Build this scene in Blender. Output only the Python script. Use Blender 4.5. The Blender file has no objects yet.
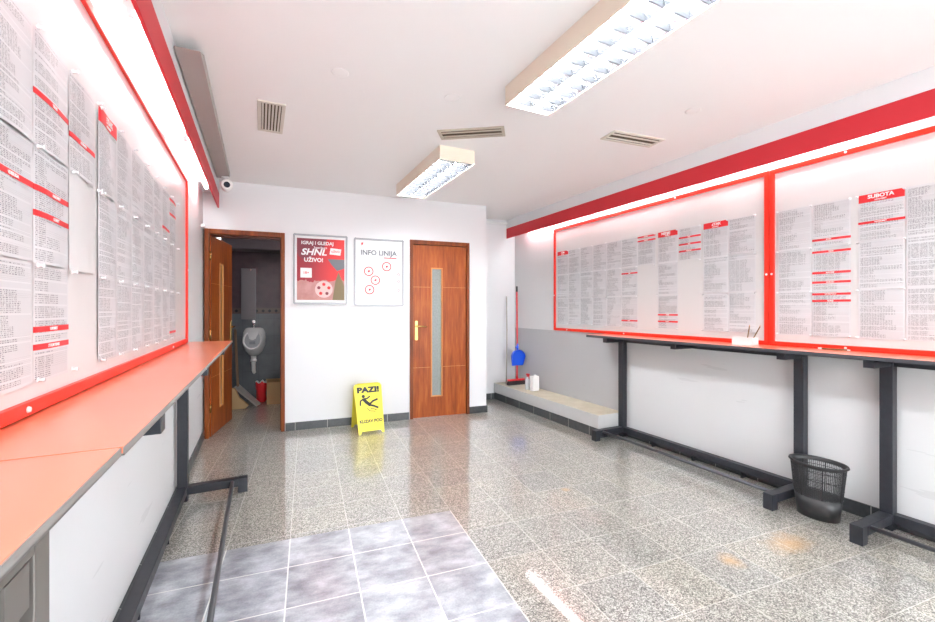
import bpy, bmesh, math, random
from mathutils import Vector, Matrix
C = bpy.context.scene
COL = C.collection
random.seed(7)
R = math.radians

# ------------------------------------------------------------------ camera, world, exposure
A = R(26.18)
cam_d = bpy.data.cameras.new('camera')
cam = bpy.data.objects.new('camera', cam_d); COL.objects.link(cam)
cam.location = (0, 0, 1.30); cam.rotation_euler = (R(90), 0, -A)
cam_d.sensor_fit = 'HORIZONTAL'; cam_d.sensor_width = 36; cam_d.lens = 422 / 935 * 36
cam_d.shift_y = -1.5 / 935; cam_d.clip_start = 0.02
C.camera = cam
C.view_settings.view_transform = 'Standard'; C.view_settings.look = 'None'
C.view_settings.gamma = 1; C.view_settings.use_curve_mapping = False
C.view_settings.exposure = 2.2
W = bpy.data.worlds.new('world'); C.world = W; W.use_nodes = True
W.node_tree.nodes['Background'].inputs[0].default_value = (0.93, 0.97, 1, 1)
W.node_tree.nodes['Background'].inputs[1].default_value = 2.4
TUBE_CEIL = 27.0      # ceiling fixture tubes
TUBE_WALL = 9.0      # tubes behind the red pelmets

# ------------------------------------------------------------------ materials
def mat(name, col, rough=0.5, metal=0.0, spec=0.5, **kw):
    m = bpy.data.materials.new(name); m.use_nodes = True
    b = m.node_tree.nodes['Principled BSDF']
    b.inputs['Base Color'].default_value = (*col, 1)
    b.inputs['Roughness'].default_value = rough; b.inputs['Metallic'].default_value = metal
    b.inputs['Specular IOR Level'].default_value = spec
    for k, v in kw.items(): b.inputs[k.replace('_', ' ')].default_value = v
    return m
class NT:
    """small helper to write node graphs"""
    def __init__(s, m): s.t = m.node_tree; s.b = s.t.nodes['Principled BSDF']
    def n(s, typ, **kw):
        x = s.t.nodes.new(typ)
        for k, v in kw.items(): setattr(x, k, v)
        return x
    def put(s, sock, v):
        if v is None: return
        if hasattr(v, 'is_output'): s.t.links.new(v, sock)
        else: sock.default_value = v
    def m(s, op, a, b=None, c=None, clamp=False):
        x = s.n('ShaderNodeMath', operation=op, use_clamp=clamp)
        s.put(x.inputs[0], a); s.put(x.inputs[1], b); s.put(x.inputs[2], c)
        return x.outputs[0]
    def mix(s, f, a, b):
        x = s.n('ShaderNodeMix', data_type='RGBA')
        s.put(x.inputs['Factor'], f)
        for k, v in ((6, a), (7, b)):
            s.put(x.inputs[k], (*v, 1) if isinstance(v, tuple) and len(v) == 3 else v)
        return x.outputs[2]
    def noise(s, vec, scale, detail=2, rough=0.5, out=0):
        x = s.n('ShaderNodeTexNoise'); s.put(x.inputs['Vector'], vec)
        x.inputs['Scale'].default_value = scale; x.inputs['Detail'].default_value = detail; x.inputs['Roughness'].default_value = rough
        return x.outputs[out]
    def ramp(s, f, *stops):
        x = s.n('ShaderNodeValToRGB'); s.put(x.inputs[0], f); e = x.color_ramp.elements
        while len(e) < len(stops): e.new(0.5)
        for i, (p, c) in enumerate(stops):
            e[i].position = p; e[i].color = (*c, 1) if len(c) == 3 else c
        return x.outputs[0]
    def xyz(s, v):
        x = s.n('ShaderNodeSeparateXYZ'); s.put(x.inputs[0], v); return x.outputs
    def comb(s, a, b, c=0.0):
        x = s.n('ShaderNodeCombineXYZ'); s.put(x.inputs[0], a); s.put(x.inputs[1], b); s.put(x.inputs[2], c); return x.outputs[0]
    def pos(s): return s.n('ShaderNodeNewGeometry').outputs['Position']
    def obj(s): return s.n('ShaderNodeTexCoord').outputs['Object']
    def uv(s): return s.n('ShaderNodeTexCoord').outputs['UV']
    def bump(s, h, st=0.2, d=0.002):
        x = s.n('ShaderNodeBump'); s.put(x.inputs['Height'], h); x.inputs['Strength'].default_value = st; x.inputs['Distance'].default_value = d
        s.t.links.new(x.outputs[0], s.b.inputs['Normal'])

def paint(name, col, col2=None, split=None, rough=0.55):
    m = mat(name, col, rough); g = NT(m); p = g.pos()
    n1 = g.noise(p, 1.7, 3); n2 = g.noise(p, 14, 4)
    c = g.mix(g.m('MULTIPLY', n1, 0.12), col, tuple(x * 0.9 for x in col))
    if col2:
        d = g.mix(g.m('MULTIPLY', n1, 0.25), col2, tuple(x * 0.85 for x in col2))
        # faint scuffs on the grey dado
        sx = g.xyz(p)
        sc = g.noise(g.comb(g.m('MULTIPLY', sx[0], 1), g.m('MULTIPLY', sx[1], 1.5), g.m('MULTIPLY', sx[2], 14)), 1.1, 3)
        d = g.mix(g.m('MULTIPLY', g.m('GREATER_THAN', sc, 0.69), 0.25), d, tuple(x * 0.6 for x in col2))
        c = g.mix(g.m('LESS_THAN', sx[2], split), c, d)
    g.put(g.b.inputs['Base Color'], c)
    g.bump(n2, 0.08, 0.002)
    return m
M = {}
M['wall'] = paint('white wall paint', (0.77, 0.775, 0.79))
M['wall_dado'] = paint('white wall paint over pale dado', (0.70, 0.70, 0.705), (0.66, 0.66, 0.665), 1.032)
M['wall_dado_grey'] = paint('white wall paint over grey dado', (0.70, 0.70, 0.705), (0.47, 0.47, 0.48), 1.032)
M['ceiling'] = paint('ceiling paint', (0.88, 0.875, 0.87))
M['white'] = mat('white plastic', (0.83, 0.83, 0.82), 0.35)
M['white_metal'] = mat('white lacquered metal', (0.80, 0.79, 0.76), 0.4)
M['cream'] = mat('cream lacquered metal', (0.80, 0.73, 0.60), 0.4)
M['red'] = mat('red lacquered frame', (0.82, 0.022, 0.005), 0.38)
M['red_deep'] = mat('deep red pelmet paint', (0.62, 0.022, 0.035), 0.5)
M['print_red'] = mat('red print', (0.74, 0.02, 0.025), 0.5)
M['print_white'] = mat('white print', (0.80, 0.80, 0.80), 0.5)
M['frame_metal'] = mat('grey snap frame metal', (0.33, 0.34, 0.35), 0.35, 0.6)
M['poster_white'] = mat('poster paper', (0.74, 0.745, 0.75), 0.4)
M['print_grey'] = mat('grey print', (0.16, 0.17, 0.19), 0.5)
M['print_maroon'] = mat('maroon print', (0.22, 0.03, 0.05), 0.5)
M['print_dark'] = mat('dark print', (0.03, 0.035, 0.04), 0.5)
M['board'] = mat('white board', (0.64, 0.635, 0.63), 0.3)
M['aluminium'] = mat('brushed aluminium', (0.62, 0.63, 0.64), 0.3, 1.0)
M['chrome'] = mat('chrome', (0.8, 0.8, 0.8), 0.12, 1.0)
M['brass'] = mat('brass', (0.52, 0.33, 0.11), 0.25, 1.0)
M['edge_grey'] = mat('grey counter edge', (0.22, 0.21, 0.20), 0.4)
M['edge_dark'] = mat('anthracite counter edge', (0.055, 0.056, 0.065), 0.4)
M['pin'] = mat('white pin head', (0.72, 0.73, 0.75), 0.25)
M['black_plastic'] = mat('black plastic', (0.028, 0.028, 0.03), 0.42)
M['blue'] = mat('blue plastic', (0.01, 0.10, 0.75), 0.3)
M['red_plastic'] = mat('red plastic', (0.75, 0.02, 0.03), 0.35)
M['yellow'] = mat('yellow plastic', (0.92, 0.79, 0.07), 0.3)
M['ceramic'] = mat('white ceramic', (0.82, 0.83, 0.84), 0.1, Coat_Weight=0.5)
M['lens'] = mat('dark lens', (0.02, 0.025, 0.04), 0.1)
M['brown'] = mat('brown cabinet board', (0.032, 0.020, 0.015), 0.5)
M['cardboard'] = mat('cardboard', (0.50, 0.32, 0.16), 0.8)
M['pencil'] = mat('brown pencil lacquer', (0.18, 0.10, 0.03), 0.35)
M['slit'] = mat('dark vent inside', (0.10, 0.075, 0.045), 0.8)

def steel():
    m = mat('anthracite painted steel', (0.05, 0.053, 0.062), 0.42); g = NT(m)
    n = g.noise(g.obj(), 30, 4)
    g.put(g.b.inputs['Base Color'], g.mix(n, (0.014, 0.015, 0.021), (0.032, 0.034, 0.043)))
    g.put(g.b.inputs['Roughness'], g.m('MULTIPLY_ADD', n, 0.25, 0.28)); return m
M['steel'] = steel()
M['steel_worn'] = mat('worn bare steel', (0.15, 0.138, 0.125), 0.42, 0.35)
M['steel_bar'] = mat('grey steel bar', (0.10, 0.10, 0.11), 0.35, 0.5)
def laminate():
    m = mat('orange red laminate', (0.82, 0.10, 0.035), 0.24, Coat_Weight=1.0, Coat_Roughness=0.28); g = NT(m); p = g.pos()
    n = g.noise(p, 3, 3); g.put(g.b.inputs['Base Color'], g.mix(n, (0.86, 0.235, 0.115), (0.83, 0.20, 0.095)))
    g.put(g.b.inputs['Roughness'], g.m('MULTIPLY_ADD', n, 0.12, 0.25)); return m
M['laminate'] = laminate()
def wood(k=1.0):
    m = mat('cherry veneer' if k > 0.9 else 'dark cherry veneer', (0.4, 0.12, 0.03), 0.38, spec=0.35); g = NT(m); s = g.xyz(g.obj())
    v = g.comb(g.m('MULTIPLY', s[0], 9), g.m('MULTIPLY', s[1], 9), g.m('MULTIPLY', s[2], 0.9))
    n = g.noise(v, 2.2, 6, 0.62)
    fine = g.noise(g.comb(g.m('MULTIPLY', s[0], 60), g.m('MULTIPLY', s[1], 60), g.m('MULTIPLY', s[2], 2)), 3, 3)
    f = g.m('ADD', g.m('MULTIPLY', n, 0.75), g.m('MULTIPLY', fine, 0.25))
    g.put(g.b.inputs['Base Color'], g.ramp(f, (0.30, (0.17*k, 0.030*k, 0.005*k)), (0.52, (0.36*k, 0.078*k, 0.012*k)), (0.72, (0.52*k, 0.16*k, 0.03*k))))
    return m
M['wood'] = wood()
M['wood_frame'] = wood(0.62)
M['wood_light'] = mat('orange wood bead', (0.62, 0.26, 0.07), 0.3)
M['wood_dark'] = mat('dark brown wood edge', (0.10, 0.022, 0.010), 0.35)
def door_glass():
    m = mat('patterned door glass', (0.30, 0.33, 0.32), 0.25); g = NT(m)
    n = g.noise(g.obj(), 60, 3); g.put(g.b.inputs['Base Color'], g.mix(n, (0.17, 0.19, 0.18), (0.33, 0.36, 0.35)))
    g.bump(n, 0.6, 0.004); return m
M['glass'] = door_glass()
def clear_glass():
    m = bpy.data.materials.new('window glass'); m.use_nodes = True; t = m.node_tree
    t.nodes.clear(); o = t.nodes.new('ShaderNodeOutputMaterial'); a = t.nodes.new('ShaderNodeBsdfTransparent'); b = t.nodes.new('ShaderNodeBsdfGlossy')
    b.inputs['Roughness'].default_value = 0.02; x = t.nodes.new('ShaderNodeMixShader'); x.inputs[0].default_value = 0.06
    t.links.new(a.outputs[0], x.inputs[1]); t.links.new(b.outputs[0], x.inputs[2]); t.links.new(x.outputs[0], o.inputs[0]); return m
M['clear_glass'] = clear_glass()
def emit(name, col, st):
    m = mat(name, (0.9, 0.9, 0.9), 0.4); b = m.node_tree.nodes['Principled BSDF']
    b.inputs['Emission Color'].default_value = (*col, 1); b.inputs['Emission Strength'].default_value = st; return m
M['tube_ceil'] = emit('lit ceiling tube', (0.93, 0.98, 1.0), TUBE_CEIL)
M['tube_wall'] = emit('lit wall tube', (0.91, 0.98, 1.0), TUBE_WALL)
def reflector():
    m = mat('louvre reflector', (0.50, 0.51, 0.54), 0.15, 0.9); return m
M['reflector'] = reflector()
M['blade'] = mat('louvre blade metal', (0.075, 0.077, 0.085), 0.3, 0.3)

FX, FY, FT, FP = 1.105, 2.498, R(5.4), 0.3185      # floor tile grid: origin, angle, pitch
def floor_mat():
    m = mat('polished granite and grey tile floor', (0.4, 0.4, 0.38), 0.12); g = NT(m); s = g.xyz(g.pos())
    dx = g.m('SUBTRACT', s[0], FX); dy = g.m('SUBTRACT', s[1], FY); c, sn = math.cos(FT), math.sin(FT)
    X = g.m('SUBTRACT', g.m('MULTIPLY', dx, c), g.m('MULTIPLY', dy, sn))
    Y = g.m('ADD', g.m('MULTIPLY', dx, sn), g.m('MULTIPLY', dy, c))
    inset = g.m('MULTIPLY', g.m('LESS_THAN', X, 0.0), g.m('LESS_THAN', Y, 0.0))
    # granite
    P = g.comb(X, Y)
    tx = g.m('DIVIDE', X, FP); ty = g.m('DIVIDE', g.m('SUBTRACT', Y, 0.045), 0.32)
    def edge(t): return g.m('ABSOLUTE', g.m('SUBTRACT', g.m('FRACT', t), 0.5))
    e = g.m('MAXIMUM', edge(tx), edge(ty))
    grout = g.m('GREATER_THAN', e, 0.4925)
    wn = g.n('ShaderNodeTexWhiteNoise'); wn.noise_dimensions = '2D'
    g.put(wn.inputs['Vector'], g.comb(g.m('FLOOR', tx), g.m('FLOOR', ty))); tile = wn.outputs['Value']
    vor = g.n('ShaderNodeTexVoronoi'); g.put(vor.inputs['Vector'], P); vor.inputs['Scale'].default_value = 210
    vv = g.xyz(vor.outputs['Color'])[0]
    n = g.noise(P, 140, 3, 0.7); f = g.m('ADD', g.m('MULTIPLY', vv, 0.55), g.m('MULTIPLY', n, 0.45))
    gr = g.ramp(f, (0.22, (0.085, 0.08, 0.072)), (0.40, (0.225, 0.214, 0.193)), (0.52, (0.35, 0.335, 0.305)), (0.76, (0.66, 0.635, 0.585)))
    big = g.noise(P, 1.4, 2)
    warm = g.mix(g.m('MULTIPLY', g.m('ADD', tile, big), 0.5), (0.80, 0.83, 0.86), (1.10, 1.06, 0.98))
    mul = g.n('ShaderNodeMix', data_type='RGBA', blend_type='MULTIPLY'); mul.inputs['Factor'].default_value = 1
    g.put(mul.inputs[6], gr); g.put(mul.inputs[7], warm); gran = mul.outputs[2]
    # rust stains by the bin
    def blob(px, py, rx, ry):
        a = g.m('DIVIDE', g.m('SUBTRACT', s[0], px), rx); b = g.m('DIVIDE', g.m('SUBTRACT', s[1], py), ry)
        r = g.m('SQRT', g.m('ADD', g.m('MULTIPLY', a, a), g.m('MULTIPLY', b, b)))
        return g.m('SUBTRACT', 1.15, g.m('ADD', r, g.m('MULTIPLY', g.noise(g.pos(), 16, 3), 0.7)), clamp=True)
    rust = g.m('MAXIMUM', g.m('MAXIMUM', blob(2.64, 1.32, 0.24, 0.14), blob(2.19, 1.36, 0.09, 0.10)), blob(1.98, 2.42, 0.05, 0.05))
    gran = g.mix(g.m('MULTIPLY', rust, 0.9, clamp=True), gran, (0.62, 0.36, 0.14))
    gran = g.mix(g.m('MULTIPLY', grout, 0.5), gran, (0.78, 0.75, 0.70))
    # blue grey inset tiles
    iy = g.m('DIVIDE', g.m('ADD', Y, 0.28), 0.319)
    e2 = g.m('MAXIMUM', edge(tx), edge(iy)); gr2 = g.m('GREATER_THAN', e2, 0.4905)
    edge0 = g.m('GREATER_THAN', X, -0.004)
    cl = g.noise(g.comb(X, g.m('MULTIPLY', Y, 1.6), g.m('MULTIPLY', g.m('FLOOR', tx), 3.1)), 6.5, 4, 0.6)
    fn = g.noise(P, 120, 2); cf = g.m('ADD', g.m('MULTIPLY', cl, 0.85), g.m('MULTIPLY', fn, 0.15))
    blue = g.ramp(cf, (0.32, (0.20, 0.205, 0.23)), (0.50, (0.38, 0.39, 0.43)), (0.66, (0.58, 0.60, 0.645)))
    blue = g.mix(g.m('MAXIMUM', gr2, edge0), blue, (0.80, 0.80, 0.76))
    g.put(g.b.inputs['Base Color'], g.mix(inset, gran, blue))
    g.put(g.b.inputs['Roughness'], g.m('MULTIPLY_ADD', n, 0.10, 0.24))
    g.b.inputs['Coat Weight'].default_value = 1.0; g.b.inputs['Coat IOR'].default_value = 1.8
    g.put(g.b.inputs['Coat Roughness'], g.m('MULTIPLY_ADD', inset, 0.12, 0.022))
    return m
M['floor'] = floor_mat()
def tile_wall():
    """dark toilet tiles: grey below, plum above, with a dotted border course"""
    m = mat('dark toilet wall tile', (0.1, 0.1, 0.12), 0.22); g = NT(m); s = g.xyz(g.obj())
    def ed(t, w): return g.m('GREATER_THAN', g.m('ABSOLUTE', g.m('SUBTRACT', g.m('FRACT', t), 0.5)), w)
    hx = g.m('ADD', s[0], s[1])
    gx = ed(g.m('DIVIDE', hx, 0.2), 0.492); gz = ed(g.m('DIVIDE', g.m('ADD', s[2], 0.08), 0.25), 0.494)
    n = g.noise(g.obj(), 9, 3)
    low = g.mix(n, (0.10, 0.11, 0.125), (0.16, 0.17, 0.185)); up = g.mix(n, (0.055, 0.035, 0.045), (0.11, 0.07, 0.08))
    c = g.mix(g.m('GREATER_THAN', s[2], 1.24), low, up)
    c = g.mix(g.m('MULTIPLY', g.m('MAXIMUM', gx, gz), 0.5), c, (0.05, 0.05, 0.055))
    bz = g.m('ABSOLUTE', g.m('SUBTRACT', s[2], 1.28)); bx = g.m('MULTIPLY', g.m('ABSOLUTE', g.m('SUBTRACT', g.m('FRACT', g.m('DIVIDE', hx, 0.085)), 0.5)), 0.085)
    dia = g.m('LESS_THAN', g.m('ADD', bz, bx), 0.024)
    c = g.mix(g.m('LESS_THAN', bz, 0.04), c, (0.11, 0.075, 0.07)); c = g.mix(dia, c, (0.012, 0.012, 0.02))
    g.put(g.b.inputs['Base Color'], c); return m
M['toilet_tile'] = tile_wall()
M['plum'] = mat('plum painted ceiling', (0.13, 0.10, 0.115), 0.5)
def skirting():
    m = mat('anthracite skirting tile', (0.045, 0.05, 0.055), 0.3); g = NT(m); s = g.xyz(g.obj())
    n = g.noise(g.obj(), 40, 4); t = g.m('DIVIDE', g.m('ADD', s[0], s[1]), 0.33)
    e = g.m('GREATER_THAN', g.m('ABSOLUTE', g.m('SUBTRACT', g.m('FRACT', t), 0.5)), 0.492)
    c = g.mix(n, (0.032, 0.036, 0.04), (0.085, 0.09, 0.095)); g.put(g.b.inputs['Base Color'], g.mix(e, c, (0.4, 0.4, 0.38))); return m
M['skirting'] = skirting()
def concrete():
    m = mat('rough painted concrete', (0.5, 0.49, 0.45), 0.8); g = NT(m); n = g.noise(g.pos(), 7, 5, 0.65)
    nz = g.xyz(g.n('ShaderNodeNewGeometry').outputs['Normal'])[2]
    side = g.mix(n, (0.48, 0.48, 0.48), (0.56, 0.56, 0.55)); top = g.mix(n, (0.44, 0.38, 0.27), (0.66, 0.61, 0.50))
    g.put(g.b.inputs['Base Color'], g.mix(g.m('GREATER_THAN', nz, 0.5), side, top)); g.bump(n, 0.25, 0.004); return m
M['concrete'] = concrete()

def paper_mat(name, style):
    """white sheet printed with rows of small figures. UV is the sheet, so each row is a line of print"""
    m = mat(name, (0.86, 0.86, 0.87), 0.45); g = NT(m); s = g.xyz(g.uv()); rnd = g.n('ShaderNodeObjectInfo').outputs['Random']
    rows = 72.0 if style == 'dense' else 56.0
    vr = g.m('MULTIPLY', s[1], rows); ri = g.m('FLOOR', vr); fr = g.m('FRACT', vr)
    line = g.m('MULTIPLY', g.m('GREATER_THAN', fr, 0.28), g.m('LESS_THAN', fr, 0.80))
    seed = g.m('MULTIPLY_ADD', rnd, 91.7, g.m('MULTIPLY', ri, 3.713))
    gl = g.noise(g.comb(g.m('MULTIPLY', s[0], 78), seed), 1.0, 0)
    glyph = g.m('GREATER_THAN', gl, 0.46)
    # column gaps
    ncol = 17.0 if style == 'dense' else 6.0
    cx = g.m('FRACT', g.m('ADD', g.m('MULTIPLY', s[0], ncol), 0.5 if style != 'dense' else 0.1))
    colgap = g.m('GREATER_THAN', cx, 0.24 if style == 'dense' else 0.12)
    # blocks: some groups of rows are short, some skipped
    blk = g.noise(g.comb(g.m('MULTIPLY', g.m('FLOOR', g.m('DIVIDE', ri, 7)), 5.3), g.m('MULTIPLY', rnd, 37)), 1.0, 1)
    short = g.m('GREATER_THAN', g.m('MULTIPLY_ADD', blk, 1.9, -0.30), s[0])
    body = g.m('GREATER_THAN', g.noise(g.comb(g.m('MULTIPLY', ri, 1.7), g.m('MULTIPLY', rnd, 13), 4.0), 1.0, 0), 0.36)
    mg = g.m('MULTIPLY', g.m('LESS_THAN', g.m('ABSOLUTE', g.m('SUBTRACT', s[0], 0.5)), 0.46), g.m('LESS_THAN', g.m('ABSOLUTE', g.m('SUBTRACT', s[1], 0.5)), 0.475))
    ink = line
    for q in (glyph, colgap, short, body, mg): ink = g.m('MULTIPLY', ink, q)
    tone = g.m('MULTIPLY', ink, 0.78 if style == 'dense' else 0.66)
    # ruled lines and pale table shading
    rule = g.m('MULTIPLY', g.m('MULTIPLY', g.m('LESS_THAN', fr, 0.12), g.m('GREATER_THAN', g.noise(g.comb(g.m('MULTIPLY', g.m('FLOOR', g.m('DIVIDE', ri, 3)), 9.1), rnd), 1, 0), 0.52)), mg)
    tone = g.m('MAXIMUM', tone, g.m('MULTIPLY', rule, 0.35))
    pal = g.m('MULTIPLY', g.m('MULTIPLY', body, mg), 0.10)
    tone = g.m('MAXIMUM', tone, pal)
    g.put(g.b.inputs['Base Color'], g.mix(tone, (0.61, 0.615, 0.63), (0.03, 0.035, 0.05)))
    return m
M['paper'] = paper_mat('printed figures sheet', 'dense')
M['paper_list'] = paper_mat('printed list sheet', 'list')
M['paper_blank'] = mat('blank paper', (0.60, 0.60, 0.60), 0.45)

# ------------------------------------------------------------------ mesh helpers
def box(bm, x0, x1, y0, y1, z0, z1, mi=0):
    v = [bm.verts.new(p) for p in ((x0,y0,z0),(x1,y0,z0),(x1,y1,z0),(x0,y1,z0),(x0,y0,z1),(x1,y0,z1),(x1,y1,z1),(x0,y1,z1))]
    for f in ((0,3,2,1),(4,5,6,7),(0,1,5,4),(1,2,6,5),(2,3,7,6),(3,0,4,7)):
        bm.faces.new([v[i] for i in f]).material_index = mi
    return v
def cyl(bm, p0, p1, r0, r1=None, n=20, cap=True, mi=0, smooth=True):
    r1 = r0 if r1 is None else r1
    p0, p1 = Vector(p0), Vector(p1); d = (p1 - p0).normalized()
    a = d.orthogonal().normalized(); b = d.cross(a)
    rings = []
    for p, r in ((p0, r0), (p1, r1)):
        rings.append([bm.verts.new(p + (a * math.cos(2*math.pi*i/n) + b * math.sin(2*math.pi*i/n)) * r) for i in range(n)])
    for i in range(n):
        f = bm.faces.new((rings[0][i], rings[0][(i+1)%n], rings[1][(i+1)%n], rings[1][i])); f.smooth = smooth; f.material_index = mi
    if cap:
        bm.faces.new(rings[0][::-1]).material_index = mi; bm.faces.new(rings[1]).material_index = mi
def lathe(bm, prof, c=(0,0,0), n=32, sx=1.0, sy=1.0, mi=0, close=False):
    rings = []
    for r, z in prof:
        rings.append([bm.verts.new((c[0] + r*sx*math.cos(2*math.pi*i/n), c[1] + r*sy*math.sin(2*math.pi*i/n), c[2] + z)) for i in range(n)])
    for k in range(len(rings)-1):
        for i in range(n):
            f = bm.faces.new((rings[k][i], rings[k][(i+1)%n], rings[k+1][(i+1)%n], rings[k+1][i])); f.smooth = True; f.material_index = mi
    if close:
        bm.faces.new(rings[0][::-1]); bm.faces.new(rings[-1])
def tube_path(bm, pts, r, n=10):
    pts = [Vector(p) for p in pts]; rings = []
    for k, p in enumerate(pts):
        d = (pts[min(k+1, len(pts)-1)] - pts[max(k-1, 0)]).normalized()
        if k == 0: a = d.orthogonal().normalized()
        else: a = (a - d * a.dot(d)).normalized()
        b = d.cross(a)
        rr = r[k] if isinstance(r, (list, tuple)) else r
        rings.append([bm.verts.new(p + (a*math.cos(2*math.pi*i/n) + b*math.sin(2*math.pi*i/n))*rr) for i in range(n)])
    for k in range(len(rings)-1):
        for i in range(n):
            f = bm.faces.new((rings[k][i], rings[k][(i+1)%n], rings[k+1][(i+1)%n], rings[k+1][i])); f.smooth = True
    bm.faces.new(rings[0][::-1]); bm.faces.new(rings[-1])
def prism(bm, pts, axis, a, b, mi=0):
    """extrude the outline pts (2D) between a and b on the given axis"""
    def P(p, t):
        return {'x': (t, p[0], p[1]), 'y': (p[0], t, p[1]), 'z': (p[0], p[1], t)}[axis]
    u = [bm.verts.new(P(p, a)) for p in pts]; w = [bm.verts.new(P(p, b)) for p in pts]; n = len(pts)
    fs = [bm.faces.new(u), bm.faces.new(w[::-1])] + [bm.faces.new((u[i], w[i], w[(i+1)%n], u[(i+1)%n])) for i in range(n)]
    for f in fs: f.material_index = mi
def new(): return bmesh.new()
def obj(name, bm, m, parent=None, loc=None, rot=None, bevel=0, seg=2, label=None):
    bmesh.ops.recalc_face_normals(bm, faces=bm.faces[:])
    me = bpy.data.meshes.new(name); bm.to_mesh(me); bm.free()
    for x in (m if isinstance(m, (list, tuple)) else [m]): me.materials.append(M[x] if isinstance(x, str) else x)
    o = bpy.data.objects.new(name, me); COL.objects.link(o)
    if parent: o.parent = parent
    if loc: o.location = loc
    if rot: o.rotation_euler = rot
    if bevel:
        b = o.modifiers.new('bevel', 'BEVEL'); b.width = bevel; b.segments = seg; b.limit_method = 'ANGLE'; b.angle_limit = R(40)
    if label: o['label'] = label
    return o
def thing(name, label, cat, loc=(0,0,0), rz=0, group=None):
    o = bpy.data.objects.new(name, None); COL.objects.link(o); o.empty_display_size = 0.05
    o.location = loc; o.rotation_euler = (0, 0, rz); o['label'] = label; o['category'] = cat
    if group: o['group'] = group
    return o
def tag(o, label, cat, group=None):
    o['label'] = label; o['category'] = cat
    if group: o['group'] = group
    return o
def struct(o): o['kind'] = 'structure'; return o
def one(name, fn, m, parent=None, **kw):
    bm = new(); fn(bm); return obj(name, bm, m, parent, **kw)
def bx(name, dims, m, parent=None, **kw):
    return one(name, lambda b: box(b, *dims), m, parent, **kw)
def text(name, s, size, m, parent, mtx, align='CENTER', bold=0.0, ext=0.0004, sx=1.0, shear=0.0):
    cu = bpy.data.curves.new(name, 'FONT'); cu.body = s; cu.size = size; cu.align_x = align; cu.align_y = 'CENTER'
    cu.extrude = ext; cu.offset = bold; cu.shear = shear; cu.resolution_u = 3
    t = bpy.data.objects.new('tmp', cu); COL.objects.link(t)
    dg = bpy.context.evaluated_depsgraph_get(); me = bpy.data.meshes.new_from_object(t.evaluated_get(dg))
    bpy.data.objects.remove(t); bpy.data.curves.remove(cu)
    me.transform(mtx @ Matrix.Diagonal((sx, 1, 1, 1))); me.materials.clear(); me.materials.append(M[m])
    o = bpy.data.objects.new(name, me); COL.objects.link(o); o.parent = parent
    return o
def basis(o, x, y):
    """matrix whose local x/y axes are the given vectors (text plane), at origin o"""
    x, y = Vector(x).normalized(), Vector(y).normalized(); z = x.cross(y)
    return Matrix(((x.x, y.x, z.x, o[0]), (x.y, y.y, z.y, o[1]), (x.z, y.z, z.z, o[2]), (0, 0, 0, 1)))

# ------------------------------------------------------------------ room
XL, XR, YB, BA = -0.515, 3.395, 4.935, R(5.2)     # side walls, back wall origin and its angle
ZC, Y0 = 2.612, -2.2
cB, sB = math.cos(BA), math.sin(BA)
def bk(s, d=0.0, z=0.0): return (s*cB + d*sB, YB - s*sB + d*cB, z)
def bkthing(name, label, cat, s, z=0, d=0, group=None): return thing(name, label, cat, bk(s, d, z), -BA, group)

struct(one('floor', lambda b: (box(b, XL-0.1, XR+0.1, Y0-0.1, 7.0, -0.08, 0)), 'floor'))
struct(one('ceiling', lambda b: box(b, XL-0.1, XR+0.1, Y0-0.1, 5.6, ZC, ZC+0.1), 'ceiling'))
struct(one('wall_left', lambda b: box(b, XL-0.1, XL, Y0-0.1, 7.0, 0, ZC), 'wall_dado'))
struct(one('wall_right', lambda b: (box(b, XR, XR+0.1, Y0-0.1, 3.19, 0, ZC), box(b, XR, XR+0.1, 3.19, 5.6, 0, ZC, 1)), ['wall_dado', 'wall_dado_grey']))
def backw(b):
    T = 0.14
    box(b, 0.24, 1.60, 0, T, 0, ZC); box(b, -0.53, 0.24, 0, T, 2.112, ZC); box(b, 1.60, 2.345, 0, T, 2.128, ZC)
    box(b, 2.345, 2.587, 0, 0.85, 0, ZC)
struct(one('wall_back', backw, 'wall', loc=bk(0), rot=(0, 0, -BA)))
struct(one('wall_recess', lambda b: box(b, 2.40, 3.60, 0.685, 0.80, 0, ZC), 'wall', loc=bk(0), rot=(0, 0, -BA)))
struct(one('trim_1', lambda b: box(b, 2.587, 3.33, 0.65, 0.685, 2.545, 2.575), 'white', loc=bk(0), rot=(0, 0, -BA), bevel=0.004))
def frontw(b):
    box(b, XL, 0.0, -0.12, 0, 0, ZC); box(b, 3.1, XR, -0.12, 0, 0, ZC); box(b, 0.0, 3.1, -0.12, 0, 2.35, ZC); box(b, 0.0, 3.1, -0.12, 0, 0, 0.12)
struct(one('wall_front', frontw, 'wall', loc=(0, Y0, 0)))
win = struct(one('added_window_1', lambda b: [box(b, x, x+0.05, -0.08, -0.03, 0.12, 2.35) for x in (0.0, 1.0, 2.0, 3.05)] + [box(b, 0.05, 3.05, -0.08, -0.03, z, z+0.05) for z in (0.12, 2.30)], 'white_metal', loc=(0, Y0, 0)))  # unseen window, added so daylight fills the room from behind
one('pane', lambda b: box(b, 0.05, 3.05, -0.058, -0.052, 0.17, 2.30), 'clear_glass', win)
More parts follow.
